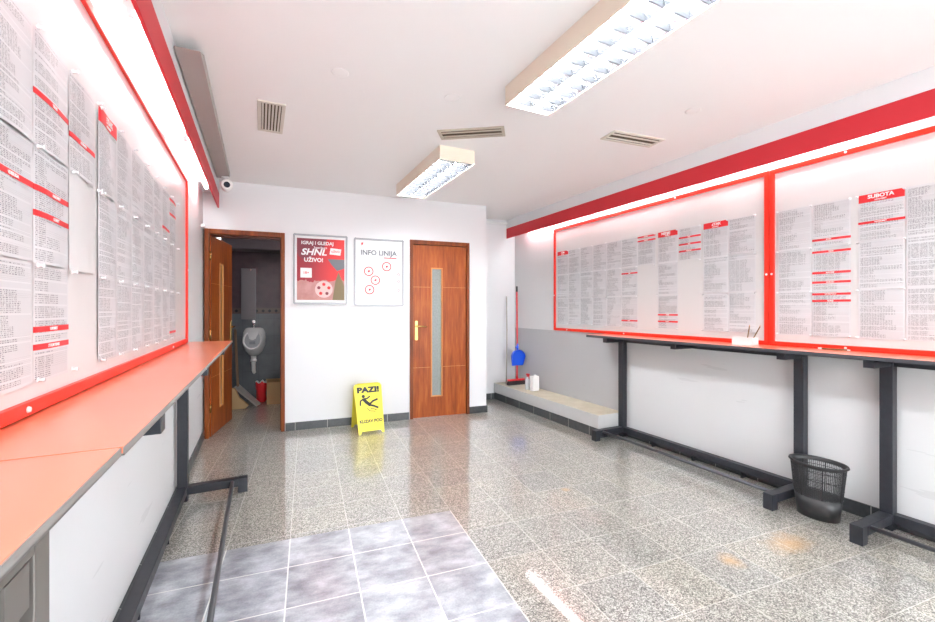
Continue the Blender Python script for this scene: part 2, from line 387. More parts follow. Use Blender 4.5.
# toilet room behind the open door
struct(one('wall_toilet_back', lambda b: box(b, -0.6, 1.05, 1.78, 1.88, 0, 2.5), 'toilet_tile', loc=bk(0), rot=(0, 0, -BA)))
struct(one('wall_toilet_right', lambda b: box(b, 0.95, 1.05, 0.14, 1.78, 0, 2.5), 'toilet_tile', loc=bk(0), rot=(0, 0, -BA)))
struct(one('wall_toilet_left', lambda b: box(b, XL, XL+0.012, 5.13, 6.82, 0, 2.5), 'toilet_tile'))
struct(one('ceiling_toilet', lambda b: (box(b, -0.6, 1.05, 0.14, 1.88, 2.42, 2.5), box(b, -0.6, 0.95, 1.45, 1.78, 2.12, 2.42)), 'plum', loc=bk(0), rot=(0, 0, -BA)))
# skirting
SK = 0.085
struct(one('baseboard_back', lambda b: (box(b, 0.245, 1.588, -0.012, 0, 0, SK), box(b, 2.358, 2.599, -0.012, 0, 0, SK)), 'skirting', loc=bk(0), rot=(0, 0, -BA), bevel=0.002))
struct(one('baseboard_recess', lambda b: (box(b, 2.587, 3.03, 0.673, 0.685, 0, SK), box(b, 2.587, 2.599, 0, 0.673, 0, SK)), 'skirting', loc=bk(0), rot=(0, 0, -BA)))
struct(one('baseboard_left', lambda b: box(b, XL, XL+0.013, Y0, 4.95, 0, SK), 'skirting'))
struct(one('baseboard_right', lambda b: box(b, XR-0.013, XR, Y0, 3.2, 0, SK), 'skirting'))
# white boxed bulkheads under the ceiling that carry the pelmets
struct(one('trim_2', lambda b: box(b, XL, -0.375, Y0, 4.96, 2.478, ZC), 'wall', bevel=0.003))
struct(one('trim_3', lambda b: box(b, 3.255, XR, Y0, 5.32, 2.487, ZC), 'wall', bevel=0.003))

# ------------------------------------------------------------------ doors (built in the back wall's frame)
def make_door(n, s0, s1, h, open_deg, glass_s, T=0.14):
    """s0..s1 outer frame on the wall, h outer height"""
    fr = 0.038
    d = one('door_%d' % n, lambda b: (
        box(b, s0, s0+fr, -0.022, T+0.01, 0, h), box(b, s1-fr, s1, -0.022, T+0.01, 0, h), box(b, s0+fr, s1-fr, -0.022, T+0.01, h-0.05, h)),
        'wood_frame', loc=bk(0), rot=(0, 0, -BA), bevel=0.004)
    struct(d)
    # inner stop, a darker strip
    one('door_stop', lambda b: (box(b, s0+fr, s0+fr+0.012, 0.05, T, 0, h-0.05), box(b, s1-fr-0.012, s1-fr, 0.05, T, 0, h-0.05), box(b, s0+fr, s1-fr, 0.05, T, h-0.065, h-0.05)), 'wood_dark', d)
    return d
def leaf_mesh(w, h, g0, g1):
    """leaf in its own frame: x 0..w from the hinge, y 0..0.04 thickness, glass slit g0..g1 on x, z 0.27..1.82"""
    b = new(); z0, z1 = 0.24, 1.80
    box(b, 0, g0, 0, 0.04, 0, h); box(b, g1, w, 0, 0.04, 0, h); box(b, g0, g1, 0, 0.04, 0, z0); box(b, g0, g1, 0, 0.04, z1, h)
    return b
def door_parts(leaf, w, h, g0, g1, hx, flip):
    z0, z1 = 0.24, 1.80; t = 0.014
    one('glass_bead', lambda b: [ (box(b, g0, g0+t, y0, y1, z0, z1), box(b, g1-t, g1, y0, y1, z0, z1), box(b, g0+t, g1-t, y0, y1, z0, z0+t), box(b, g0+t, g1-t, y0, y1, z1-t, z1)) for y0, y1 in ((-0.008, 0.012), (0.028, 0.048))], 'wood_light', leaf, bevel=0.002)
    one('glass_pane', lambda b: box(b, g0, g1, 0.016, 0.024, z0, z1), 'glass', leaf)
    def gro(b):
        for z in (0.60, 1.565):
            for a0, a1 in ((0.006, g0-0.004), (g1+0.004, w-0.006)):
                box(b, a0, a1, -0.0015, 0.0, z-0.002, z+0.002); box(b, a0, a1, 0.04, 0.0415, z-0.002, z+0.002)
    one('groove_line', gro, 'wood_light', leaf)
    for sgn, yy in ((-1, 0.0), (1, 0.04)):
        def hd(b):
            box(b, hx-0.018, hx+0.018, min(yy, yy+sgn*0.006), max(yy, yy+sgn*0.006), 0.93, 1.16)
            cyl(b, (hx, yy, 1.095), (hx, yy+sgn*0.045, 1.095), 0.009)
            tube_path(b, [(hx, yy+sgn*0.045, 1.095), (hx+flip*0.03, yy+sgn*0.05, 1.097), (hx+flip*0.08, yy+sgn*0.05, 1.093), (hx+flip*0.115, yy+sgn*0.045, 1.09)], [0.009, 0.009, 0.008, 0.007])
            cyl(b, (hx, yy, 0.985), (hx, yy+sgn*0.010, 0.985), 0.009)
        one('door_handle', hd, 'brass', leaf, bevel=0.0015)
d2 = make_door(2, 1.598, 2.352, 2.128, 0, None)
h2 = 2.07
w2 = 2.352 - 1.598 - 2*0.038 - 0.004
lf = obj('door_leaf', leaf_mesh(w2, h2, 0.222, 0.368), 'wood', d2, loc=(1.638, 0.006, 0.004))
door_parts(lf, w2, h2, 0.222, 0.368, 0.042, 1)
d1 = make_door(1, -0.502, 0.240, 2.116, 78, None)
w1 = 0.740
lf = obj('door_leaf', leaf_mesh(w1, 2.055, 0.28, 0.40), 'wood', d1, loc=(-0.455, 0.035, 0.004), rot=(0, 0, R(83.5)))
door_parts(lf, w1, 2.055, 0.28, 0.40, w1-0.045, -1)
one('hinge', lambda b: [cyl(b, (-0.458, 0.030, z), (-0.458, 0.030, z+0.09), 0.008) for z in (0.25, 1.0, 1.80)], 'brass', d1)
tag(bx('contact_sensor', (XL, XL+0.03, 4.80, 4.88, 2.10, 2.13), 'white', bevel=0.004), 'small white contact sensor on the wall beside the top of the open toilet door', 'sensor')

# ------------------------------------------------------------------ results boards on the side walls
def board(label, side, y0, y1, z0, z1, bolts):
    """side -1 left wall, +1 right wall. Board sits on the wall, face towards the room"""
    xw = XL if side < 0 else XR
    def X(a): return xw - side * a
    def bb(b, a0, a1, *r): box(b, min(X(a0), X(a1)), max(X(a0), X(a1)), *r)
    t = thing('results_board', label, 'notice board', (xw, (y0+y1)/2, z0)); inv = Matrix.Translation((-xw, -(y0+y1)/2, -z0))
    def mk(name, fn, m, bevel=0):
        b = new(); fn(b); bmesh.ops.transform(b, matrix=inv, verts=b.verts[:]); return obj(name, b, m, t, bevel=bevel)
    mk('panel', lambda b: bb(b, 0, 0.010, y0+0.01, y1-0.01, z0+0.01, z1-0.01), 'board')
    w = 0.032
    def fr(b):
        bb(b, 0, 0.024, y0, y0+w, z0, z1); bb(b, 0, 0.024, y1-w, y1, z0, z1)
        bb(b, 0, 0.024, y0+w, y1-w, z0, z0+w); bb(b, 0, 0.024, y0+w, y1-w, z1-w, z1)
    mk('frame', fr, 'red', 0.002)
    for by, bz in bolts:
        mk('bolt_cap', lambda b: cyl(b, (X(0.024), by, bz), (X(0.029), by, bz), 0.008, 0.006, 12), 'white')
    return t
ZB0, ZB1 = 1.040, 2.315
board('red-framed notice board full of printed sheets, on the wall beside the toilet door', -1, 0.20, 3.83, 1.048, 2.300, [(1.35, 1.064), (3.2, 1.064), (3.814, 1.60)])
board('red-framed notice board covered in sheets, between the broom corner and the joined frames', 1, 1.816, 4.362, 1.036, 2.325, [(4.346, 1.48), (1.832, 1.56), (4.1, 1.052), (3.2, 1.052), (2.6, 2.31)])
board('red-framed notice board carrying the SUBOTA header sheet, above the wastebasket', 1, -0.73, 1.812, 1.036, 2.325, [(1.796, 1.56), (1.36, 1.052), (1.36, 2.31)])

# printed sheets: (y0, width, z_top, z_bottom, style, strips, header)
SHEETS = []
random.seed(11)
def sheet(side, y0, y1, zt, zb, style, strips, header, label, group):
    """strips: (z_top, text). header: (title, sub). y0<y1 along the wall"""
    xs = (XL + 0.014) if side < 0 else (XR - 0.014)
    W_, H_ = y1 - y0, zt - zb
    t = thing('printed_sheet', label, 'paper sheet', (xs, (y0+y1)/2, zb), 0, group)
    b = new(); uvl = b.loops.layers.uv.new('UVMap'); nx, nz = 7, 9
    ph = random.uniform(0, 6); am = random.uniform(0.0015, 0.0035)
    inward = -side
    def off_at(u, v):
        e_ = math.sin(math.pi*min(max(u, 0.0), 1.0)) ** 0.5 if 0 < u < 1 else 0
        return am*(1+math.sin(ph + u*4 + v*3)) * e_ + 0.004*(1-v)**3*e_*abs(math.sin(ph))
    def strip(b, v0, v1, mg):
        n_ = 14; rows_ = []
        for lift in (0.0004, 0.0012):
            for vv in (v0, v1):
                rows_.append([b.verts.new((inward*(max(off_at(k_/n_, vv), off_at(k_/n_, v0)) + lift), (mg + (1-2*mg)*k_/n_ - 0.5)*W_, vv*H_)) for k_ in range(n_+1)])
        for k_ in range(n_):
            for a_, c_ in ((2, 3), (1, 0), (0, 2), (3, 1)):
                b.faces.new((rows_[a_][k_], rows_[a_][k_+1], rows_[c_][k_+1], rows_[c_][k_]))
        for k_ in (0, n_): b.faces.new([rows_[q_][k_] for q_ in (0, 1, 3, 2)])
    g = []
    for j in range(nz+1):
        row = []
        for i in range(nx+1):
            u, v = i/nx, j/nz
            off = off_at(u, v)
            row.append((b.verts.new((inward*off, (u-0.5)*W_, v*H_)), (u, v)))
        g.append(row)
    for j in range(nz):
        for i in range(nx):
            q = [g[j][i], g[j][i+1], g[j+1][i+1], g[j+1][i]]
            f = b.faces.new([x[0] for x in q]); f.smooth = True
            for l, x in zip(f.loops, q):
                u = x[1][0]; l[uvl].uv = ((1-u) if side > 0 else u, x[1][1])
    obj('page', b, {'dense': 'paper', 'list': 'paper_list', 'blank': 'paper_blank'}[style], t)
    # reading direction: on the right wall text runs towards -y, on the left wall towards +y
    tx = (0, 1, 0) if side < 0 else (0, -1, 0)
    for zs, txt in strips:
        th = 0.0145
        one('red_bar', lambda b: strip(b, (zs-zb-th)/H_, (zs-zb)/H_, 0.0), 'print_red', t)
        if txt: text('bar_text', txt, 0.0105, 'print_white', t, basis((inward*(off_at(0.5, (zs-zb)/H_)+0.0018), 0, zs-zb-th/2-0.0003), tx, (0, 0, 1)), bold=0.0004, sx=1.05)
    if header:
        th = 0.046
        one('red_header', lambda b: strip(b, (H_-th-0.002)/H_, 1.003, 0.01), 'print_red', t)
        text('header_title', header[0], 0.030, 'print_white', t, basis((inward*(off_at(0.5, 0.86)+0.0020), 0, H_-0.018), tx, (0, 0, 1)), bold=0.0012, sx=1.05)
        text('header_subtitle', header[1], 0.011, 'print_white', t, basis((inward*(off_at(0.5, 0.86)+0.0020), 0, H_-0.039), tx, (0, 0, 1)), bold=0.0004)
    return t
pin_proto = []
def pin(side, y, z, label, group):
    if not pin_proto:
        b = new(); prof = [(0.0, 0.0), (0.0062, 0.0), (0.0062, 0.002), (0.003, 0.0035), (0.003, 0.009), (0.0055, 0.012), (0.0055, 0.014), (0.0, 0.0145)]
        lathe(b, prof, n=12); bmesh.ops.remove_doubles(b, verts=b.verts[:], dist=1e-5)
        o = obj('push_pin', b, 'pin')
        pin_proto.append(o)
    else:
        o = pin_proto[0].copy(); COL.objects.link(o)
    o.rotation_euler = (0, R(90) if side < 0 else R(-90), 0)
    o.location = ((XL + 0.0225) if side < 0 else (XR - 0.0225), y, z)
    o['label'] = label; o['category'] = 'push pin'; o['group'] = group
ordn = ['first', 'second', 'third', 'fourth', 'fifth', 'sixth', 'seventh', 'eighth', 'ninth', 'tenth', 'eleventh', 'twelfth']
rown = ['top', 'middle', 'bottom']
def fill(side, cols, rows, tail, endname):
    """cols: (y0, y1, {row: (style, strips, header)})"""
    grp = 'printed sheets on ' + tail; pg = 'push pins on ' + tail
    for ci, (y0, y1, rr) in enumerate(cols):
        for r, (style, strips, header) in rr.items():
            zt, zb = rows[r]
            what = {'dense': 'sheet of figures', 'list': 'printed list', 'blank': 'plain white sheet'}[style]
            if header: what = 'sheet headed %s' % header[0]
            elif len(strips): what = 'sheet with %s red bar%s' % (['one', 'two', 'three', 'four', 'five'][len(strips)-1], 's' if len(strips) > 1 else '')
            sheet(side, y0, y1, zt, zb, style, strips, header, '%s, %s row, %s column from %s, %s' % (what, rown[r], ordn[ci], endname, tail), grp)
    # pins at the top corners of each row and below the last
    done = []
    for ci, (y0, y1, rr) in enumerate(cols):
        for r in list(rr) + ([2.5] if 2 in rr else []) + ([1] if (0 in rr and 1 not in rr) else []):
            z = rows[int(r)][0] if r != 2.5 else rows[2][1] + 0.004
            z -= 0.006 if r != 2.5 else -0.004
            for y, e in ((y0, 0), (y1, 1)):
                if any(abs(y-a) < 0.03 and abs(z-c) < 0.02 for a, c in done): continue
                done.append((y, z))
                rn = {0: 'top edge', 1: 'upper joint', 2: 'lower joint', 2.5: 'bottom edge'}[r]
                side_w = 'near' if (e == 0) else 'far'
                pin(side, y, z, 'white push pin, %s of %s column from %s, %s side, %s' % (rn, ordn[ci], endname, side_w, tail), pg)
D_, L_, N_ = 'dense', 'list', 'blank'
rowsL = [(2.003, 1.709), (1.708, 1.416), (1.415, 1.118)]
cl = []
far = [(3.352, 3.14), (3.14, 2.928), (2.928, 2.716), (2.716, 2.503), (2.503, 2.290), (2.290, 2.078), (2.078, 1.866)]
for i, (b1, a1) in enumerate(far):
    r = {0: (D_, [], None), 1: (L_ if i % 2 else D_, [], None), 2: (L_, [], None)}
    if i == 0: r[0] = (D_, [(1.990, ''), (1.902, '')], None); r[2] = (L_, [(1.166, '')], None)
    if i == 1: r[0] = (D_, [(1.782, '')], None)
    if i == 6: r[0] = (D_, [], ('PETAK', 'NOGOMET'))
    cl.append((a1+0.001, b1-0.001, r))
cl.append((1.620, 1.832, {0: (L_, [(1.824, 'KOŠARKA')], None), 1: (N_, [], None)}))
cl.append((1.402, 1.614, {0: (L_, [(1.850, 'TENIS')], None), 1: (L_, [(1.611, 'MALI NOGOMET'), (1.548, 'RUKOMET')], None), 2: (L_, [(1.257, 'RUKOMET'), (1.213, 'STOLNI TENIS')], None)}))
cl.append((1.188, 1.400, {0: (D_, [], None), 1: (D_, [(1.612, 'BUNDESLIGA')], None), 2: (D_, [], None)}))
cl.append((0.974, 1.186, {0: (D_, [], None), 1: (D_, [], None), 2: (D_, [], None)}))
fill(-1, cl, rowsL, 'toilet-door board', 'the door')
rowsR = [(2.024, 1.735), (1.732, 1.438), (1.435, 1.118)]
yR = [4.295, 4.083, 3.872, 3.661, 3.449, 3.240, 3.030, 2.816]
cm = []
for i in range(7):
    r = {0: (D_, [], None), 1: (D_, [], None), 2: (L_ if i in (1, 3) else D_, [], None)}
    if i == 0: r[0] = (D_, [], ('PON', 'NOGOMET'))
    if i == 5: r[1] = (D_, [(1.676, 'TENIS')], None); r[2] = (L_, [(1.194, 'HOKEJ')], None)
    if i == 6: r = {0: (L_, [(2.020, 'KOŠARKA'), (1.982, 'RUKOMET')], None)}
    cm.append((yR[i+1]+0.001, yR[i]-0.001, r))
cm.append((2.578, 2.790, {0: (L_, [], ('NEDJELJA', 'NOGOMET')), 1: (D_, [], None), 2: (D_, [(1.258, 'HOKEJ'), (1.196, 'RUGBY')], None)}))
cm.append((2.357, 2.567, {0: (L_, [(1.946, 'HOKEJ'), (1.885, 'TENIS'), (1.825, 'RUKOMET')], None)}))
cm.append((2.121, 2.334, {0: (L_, [], ('PETAK', 'NOGOMET')), 1: (D_, [], None), 2: (D_, [], None)}))
cm.append((1.911, 2.119, {0: (D_, [], None), 1: (L_, [], None), 2: (D_, [], None)}))
fill(1, cm, rowsR, 'broom-corner board', 'the broom')
rowsR2 = [(2.012, 1.723), (1.722, 1.427), (1.426, 1.118)]
cr = [(1.549, 1.757, {0: (D_, [], None), 1: (L_, [], None), 2: (D_, [], None)}),
      (1.336, 1.546, {0: (D_, [(1.774, 'KOŠARKA')], None), 1: (L_, [(1.693, 'TENIS'), (1.553, 'RUKOMET'), (1.489, 'ODBOJKA')], None), 2: (L_, [(1.410, 'VATERPOLO'), (1.365, 'HOKEJ')], None)}),
      (1.083, 1.299, {0: (D_, [(1.845, 'NOGOMET')], ('SUBOTA', 'NOGOMET')), 1: (D_, [], None), 2: (D_, [], None)}),
      (0.868, 1.080, {0: (D_, [], None), 1: (L_, [], None), 2: (L_, [], None)}),
      (0.653, 0.865, {0: (D_, [], None), 1: (D_, [], None), 2: (D_, [], None)})]
fill(1, cr, rowsR2, 'SUBOTA board', 'the divider')

# ------------------------------------------------------------------ red pelmets and the tubes behind them
tag(bx('light_pelmet', (-0.387, -0.372, Y0+0.02, 4.955, 2.330, 2.480), 'red_deep', bevel=0.002), 'long red pelmet board above the counter wall with the toilet door', 'pelmet')
tag(bx('light_pelmet', (3.250, 3.265, Y0+0.02, 5.315, 2.342, 2.488), 'red_deep', bevel=0.002), 'long red pelmet board running from the broom corner over the two joined boards', 'pelmet')
def batten(label, x, y, grp):
    t = thing('fluorescent_batten', label, 'light fitting', (x, y, 2.478), 0, grp)
    one('housing', lambda b: box(b, -0.02, 0.02, -0.62, 0.62, -0.035, 0), 'white_metal', t, bevel=0.003)
    one('tube', lambda b: cyl(b, (0, -0.60, -0.052), (0, 0.60, -0.052), 0.013, n=16), 'tube_wall', t)
    for y_ in (-0.62, 0.60): one('tube_holder', lambda b: box(b, -0.012, 0.012, y_, y_+0.02, -0.066, -0.03), 'white', t)
for i, y in enumerate((3.95, 2.62, 1.29, -0.04, -1.37)):
    batten('lit tube behind the red pelmet by the toilet door, %s from the back' % ordn[i], -0.445, y, 'tubes above the long counter')
for i, y in enumerate((4.35, 3.02, 1.69, 0.36, -0.97)):
    batten('lit tube behind the red pelmet over the joined boards, %s from the broom' % ordn[i], 3.325, y, 'tubes above the joined boards')

# ------------------------------------------------------------------ ceiling fixtures
def ceiling_lamp(label, x, y):
    w, l, h = 0.155, 0.60, 0.112
    t = thing('ceiling_lamp', label, 'ceiling light', (x, y, ZC), 0, 'louvred ceiling lamps')
    def hs(b):
        box(b, -w, -w+0.004, -l, l, -h, 0); box(b, w-0.004, w, -l, l, -h, 0)
        box(b, -w+0.004, w-0.004, -l, -l+0.004, -h, 0); box(b, -w+0.004, w-0.004, l-0.004, l, -h, 0); box(b, -w+0.004, w-0.004, -l+0.004, l-0.004, -0.012, 0)
    one('housing', hs, 'cream', t)
    def rf(b):   # two parabolic troughs, open below
        for cx in (-0.0755, 0.0755):
            pts = []
            for k in range(9):
                a = -1 + 2*k/8; pts.append((cx + a*0.073, -h + 0.004 + 0.058*(1-a*a)))
            pts += [(cx+0.073, -h+0.0025), (cx+0.075, -h+0.0025), (cx+0.075, -0.03), (cx-0.075, -0.03), (cx-0.075, -h+0.0025), (cx-0.073, -h+0.0025)]
            n = len(pts); u = [b.verts.new((p[0], -l+0.006, p[1])) for p in pts]; q = [b.verts.new((p[0], l-0.006, p[1])) for p in pts]
            for i in range(n):
                f = b.faces.new((u[i], q[i], q[(i+1)%n], u[(i+1)%n])); f.smooth = i < 8
    one('reflector', rf, 'reflector', t)
    blade = None
    for cx in (-0.0755, 0.0755):
        for k in range(13):
            yy = -l + 0.05 + k*(2*l-0.1)/12
            if blade is None:
                def lou(b):
                    pr = [(-0.070, -h+0.001), (0.070, -h+0.001), (0.050, -h+0.030), (0.0, -h+0.024), (-0.050, -h+0.030)]
                    u_ = [b.verts.new((p[0], -0.002, p[1])) for p in pr]; w_ = [b.verts.new((p[0], 0.002, p[1])) for p in pr]
                    for q in (3, 2, 4): u_[q].co.y = -0.009; w_[q].co.y = 0.009
                    b.faces.new(u_); b.faces.new(w_[::-1])
                    for q in range(5): b.faces.new((u_[q], w_[q], w_[(q+1) % 5], u_[(q+1) % 5]))
                blade = one('louvre_blade', lou, 'blade', t); o = blade
            else:
                o = blade.copy(); COL.objects.link(o); o.parent = t
            o.location = (cx, yy, 0)
    for cx in (-0.0755, 0.0755):
        one('tube', lambda b: cyl(b, (cx, -l+0.03, -h+0.042), (cx, l-0.03, -h+0.042), 0.0165, n=16), 'tube_ceil', t)
    return t
ceiling_lamp('large louvred ceiling lamp crossing the top edge, nearest to the viewer', 1.450, 1.53)
ceiling_lamp('smaller looking louvred ceiling lamp in front of the back wall, near the doors', 1.440, 3.71)
ceiling_lamp('louvred ceiling lamp added out of view behind the viewer as fill light', 1.450, -0.75)  # not in view, added behind the camera for fill light

def vent(label, x, y, rz, L, Wd, nsl, along, m):
    t = thing('ceiling_vent', label, 'air vent', (x, y, ZC), rz, 'ceiling vents')
    b_, th = 0.022, 0.010
    one('frame', lambda b: (box(b, -L/2, L/2, -Wd/2, -Wd/2+b_, -th, 0), box(b, -L/2, L/2, Wd/2-b_, Wd/2, -th, 0), box(b, -L/2, -L/2+b_, -Wd/2+b_, Wd/2-b_, -th, 0), box(b, L/2-b_, L/2, -Wd/2+b_, Wd/2-b_, -th, 0)), m, t, bevel=0.002)
    one('backing', lambda b: box(b, -L/2+b_, L/2-b_, -Wd/2+b_, Wd/2-b_, -0.002, 0), 'slit', t)
    def sl(b):
        for k in range(nsl):
            c = -Wd/2 + b_ + (k+0.5)*(Wd-2*b_)/nsl
            w = (Wd-2*b_)/nsl*(0.24 if nsl > 3 else 0.12)
            vs = box(b, -L/2+b_, L/2-b_, c-w, c+w, -th+0.001, -0.004)
            for v in vs:
                if v.co.z < -0.006: v.co.y += 0.002
    one('slat', sl, m, t)
    return t
M['vent_grey'] = mat('yellowed vent metal', (0.50, 0.46, 0.38), 0.5)
M['vent_light'] = mat('pale vent metal', (0.66, 0.62, 0.55), 0.5)
vent('square-looking yellowed ceiling vent near the cable trunking, slats lengthwise', 0.067, 3.18, R(90), 0.49, 0.165, 6, 0, 'vent_light')
vent('long slanted ceiling vent between the two louvred lamps', 1.408, 2.795, R(-34.5), 0.49, 0.165, 2, 0, 'vent_grey')
vent('long ceiling vent nearer the joined boards than the lamps', 2.568, 2.348, R(-6), 0.475, 0.165, 2, 0, 'vent_light')
for x, y, w in ((0.398, 2.409, 'between the grid vent and the viewer'), (1.067, 2.388, 'beside the slanted vent'), (2.564, 1.843, 'beside the vent near the joined boards')):
    tag(one('round_ceiling_cover', lambda b: lathe(b, [(0.0, -0.0015), (0.040, -0.0015), (0.048, -0.0002), (0.0, -0.0001)], (x, y, ZC), 32), 'ceiling'), 'faint round cover plate on the ceiling ' + w, 'cover plate', 'round ceiling covers')
M['trunk_grey'] = mat('grey trunking', (0.40, 0.385, 0.365), 0.5)
t = thing('cable_trunking', 'long grey box trunking under the ceiling beside the red pelmet', 'trunking', (-0.31, 3.5, ZC))
one('duct', lambda b: prism(b, [(-1.10, -0.066), (1.12, -0.066), (1.12, 0), (-0.95, 0)], 'x', -0.058, 0.052), 'trunk_grey', t, bevel=0.003)
one('duct_joint', lambda b: box(b, -0.060, 0.054, 0.35, 0.358, -0.068, 0), 'trunk_grey', t)
t = thing('security_camera', 'small round white security camera at the end of the grey trunking', 'camera', (-0.290, 4.56, 2.545))
one('bracket', lambda b: (cyl(b, (0, 0.0, 0.002), (0, 0.0, -0.02), 0.035, n=24), cyl(b, (0, 0, -0.02), (0, 0, -0.05), 0.014)), 'white', t)
one('camera_body', lambda b: (cyl(b, (0.0, 0.06, -0.078), (0.012, -0.055, -0.086), 0.045, 0.052, 28), cyl(b, (0.012, -0.055, -0.086), (0.014, -0.067, -0.087), 0.052, 0.044, 28)), 'white', t)
one('lens', lambda b: cyl(b, (0.014, -0.066, -0.087), (0.0145, -0.071, -0.087), 0.028, 0.026, 24), 'lens', t)

# ------------------------------------------------------------------ counters
def counter(label, side, y0, y1, xf, zt, th, edge, skew=0.0):
    xw = XL if side < 0 else XR
    t = thing('wall_counter', label, 'counter', (xw, (y0+y1)/2, zt-th))
    a, b_ = sorted((0, xf - xw)); s = (1 if xf > xw else -1)
    one('counter_top', lambda b: box(b, a + (0.002 if s < 0 else 0), b_ - (0.002 if s > 0 else 0), -(y1-y0)/2+0.002, (y1-y0)/2-0.002, 0.003, th), 'laminate', t, bevel=0.0012)
    fx = xf - xw
    eb = one('edge_band', lambda b: (box(b, min(fx, fx-s*0.002), max(fx, fx-s*0.002), -(y1-y0)/2, (y1-y0)/2, 0, th-0.0012), box(b, a, b_, (y1-y0)/2-0.002, (y1-y0)/2, 0, th-0.0012), box(b, a, b_, -(y1-y0)/2, (y1-y0)/2, 0, 0.003)), edge, t)
    for o in t.children:
        for v in o.data.vertices:
            if abs(v.co.x) > abs(fx)*0.5: v.co.x += skew*v.co.y
    return t
XFL, XFR, ZK = -0.205, 3.085, 1.043
counter('long orange-red counter under the sheets beside the toilet door', -1, 0.993, 3.99, -0.216, ZK, 0.016, 'edge_grey', 0.008)
counter('shorter orange-red counter slab at the near corner, beyond the seam line', -1, -1.2, 0.9915, -0.2365, ZK, 0.016, 'edge_grey', 0.004)
counter('narrow red counter with dark edge under the joined boards', 1, -0.70, 3.44, XFR, 1.036, 0.026, 'edge_dark')

# ------------------------------------------------------------------ steel frames carrying the counters
def rack(label, side, ys, zt, arms):
    """ys = (far, near) outer faces of the end posts"""
    xw = XL + 0.015 if side < 0 else XR - 0.015       # clear of the skirting
    sgn = 1 if side < 0 else -1                        # towards the room
    yf, yn = ys; T = 0.06
    t = thing('steel_support_frame', label, 'counter frame', (xw, (yf+yn)/2, 0), 0, 'steel frames under the counters')
    yc = (yf+yn)/2
    def B(b, d0, d1, y0, y1, z0, z1): box(b, min(sgn*d0, sgn*d1), max(sgn*d0, sgn*d1), y0-yc, y1-yc, z0, z1)
    for y in (yf-T, yn):
        one('post', lambda b: B(b, 0, T, y, y+T, 0.0, zt), 'steel', t, bevel=0.003)
        one('foot', lambda b: (B(b, T, 0.36, y, y+T, 0.045, 0.10), B(b, 0.36, 0.42, y, y+T, 0.0, 0.103)), 'steel', t, bevel=0.003)
    one('rear_beam', lambda b: (B(b, 0, T-0.004, yn+T, yf-T, 0.045, 0.10)), 'steel', t, bevel=0.003)
    one('top_rail', lambda b: B(b, 0, 0.045, yn+T, yf-T, zt-0.045, zt-0.001), 'steel', t, bevel=0.002)
    for y in arms:
        d0 = T if (abs(y-(yf-T)) < 0.01 or abs(y-yn) < 0.01) else 0.045
        one('arm', lambda b: B(b, d0, 0.275, y+0.005, y+0.055, zt-0.043, zt), 'steel', t, bevel=0.002)
    one('foot_bar', lambda b: cyl(b, (sgn*0.325, yn+T-yc, 0.085), (sgn*0.325, yf-T-yc, 0.085), 0.012, n=14), 'steel_bar', t)
    n = 4
    for k in range(1, n): one('spacer', lambda b: B(b, 0.004, T-0.012, yn+(yf-yn)*k/n, yn+(yf-yn)*k/n+0.012, 0, 0.045), 'steel', t)
    return t
rack('long steel frame with foot bar under the counter beside the toilet door', -1, (3.455, 0.93), 1.0265, [3.395, 2.355, 1.30])
rack('steel frame standing between the concrete ledge and the wastebasket', 1, (3.225, 1.57), 1.0095, [3.165, 2.385, 1.57])
rack('steel frame on the near side of the wastebasket', 1, (1.178, -0.62), 1.0095, [1.118, 0.25, -0.62])
t = thing('under_counter_cabinet', 'grey metal framed cabinet with dark inside under the near counter slab', 'cabinet', (-0.391, 0.165, 0))
one('frame', lambda b: (box(b, 0.128, 0.150, 0.515, 0.555, 0, 1.0265), box(b, 0.128, 0.150, -0.60, 0.515, 1.008, 1.0265), box(b, 0.128, 0.150, 0.452, 0.480, 0.90, 1.008), box(b, 0.128, 0.150, -0.60, -0.56, 0, 1.0265), box(b, -0.15, -0.12, 0.515, 0.555, 0, 1.0265)), 'steel_worn', t, bevel=0.002)
one('arm_plate', lambda b: prism(b, [(0.445, 1.008), (0.498, 1.008), (0.498, 0.955), (0.445, 0.955)], 'x', 0.12, 0.151), 'steel_worn', t)
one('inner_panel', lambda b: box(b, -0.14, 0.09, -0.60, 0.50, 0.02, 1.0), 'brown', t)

# ------------------------------------------------------------------ raised ledge by the broom
t = thing('concrete_ledge', 'low concrete ledge with dark tiled base along the grey wall under the broom', 'ledge', (3.22, 4.2, 0))
one('slab', lambda b: prism(b, [(-0.170, -0.975), (0.174, -0.975), (0.174, 1.108), (-0.170, 1.139)], 'z', 0.098, 0.235), 'concrete', t, bevel=0.006)
one('tiled_base', lambda b: prism(b, [(-0.158, -0.963), (0.174, -0.963), (0.174, 1.108), (-0.158, 1.138)], 'z', 0.0, 0.098), 'skirting', t)

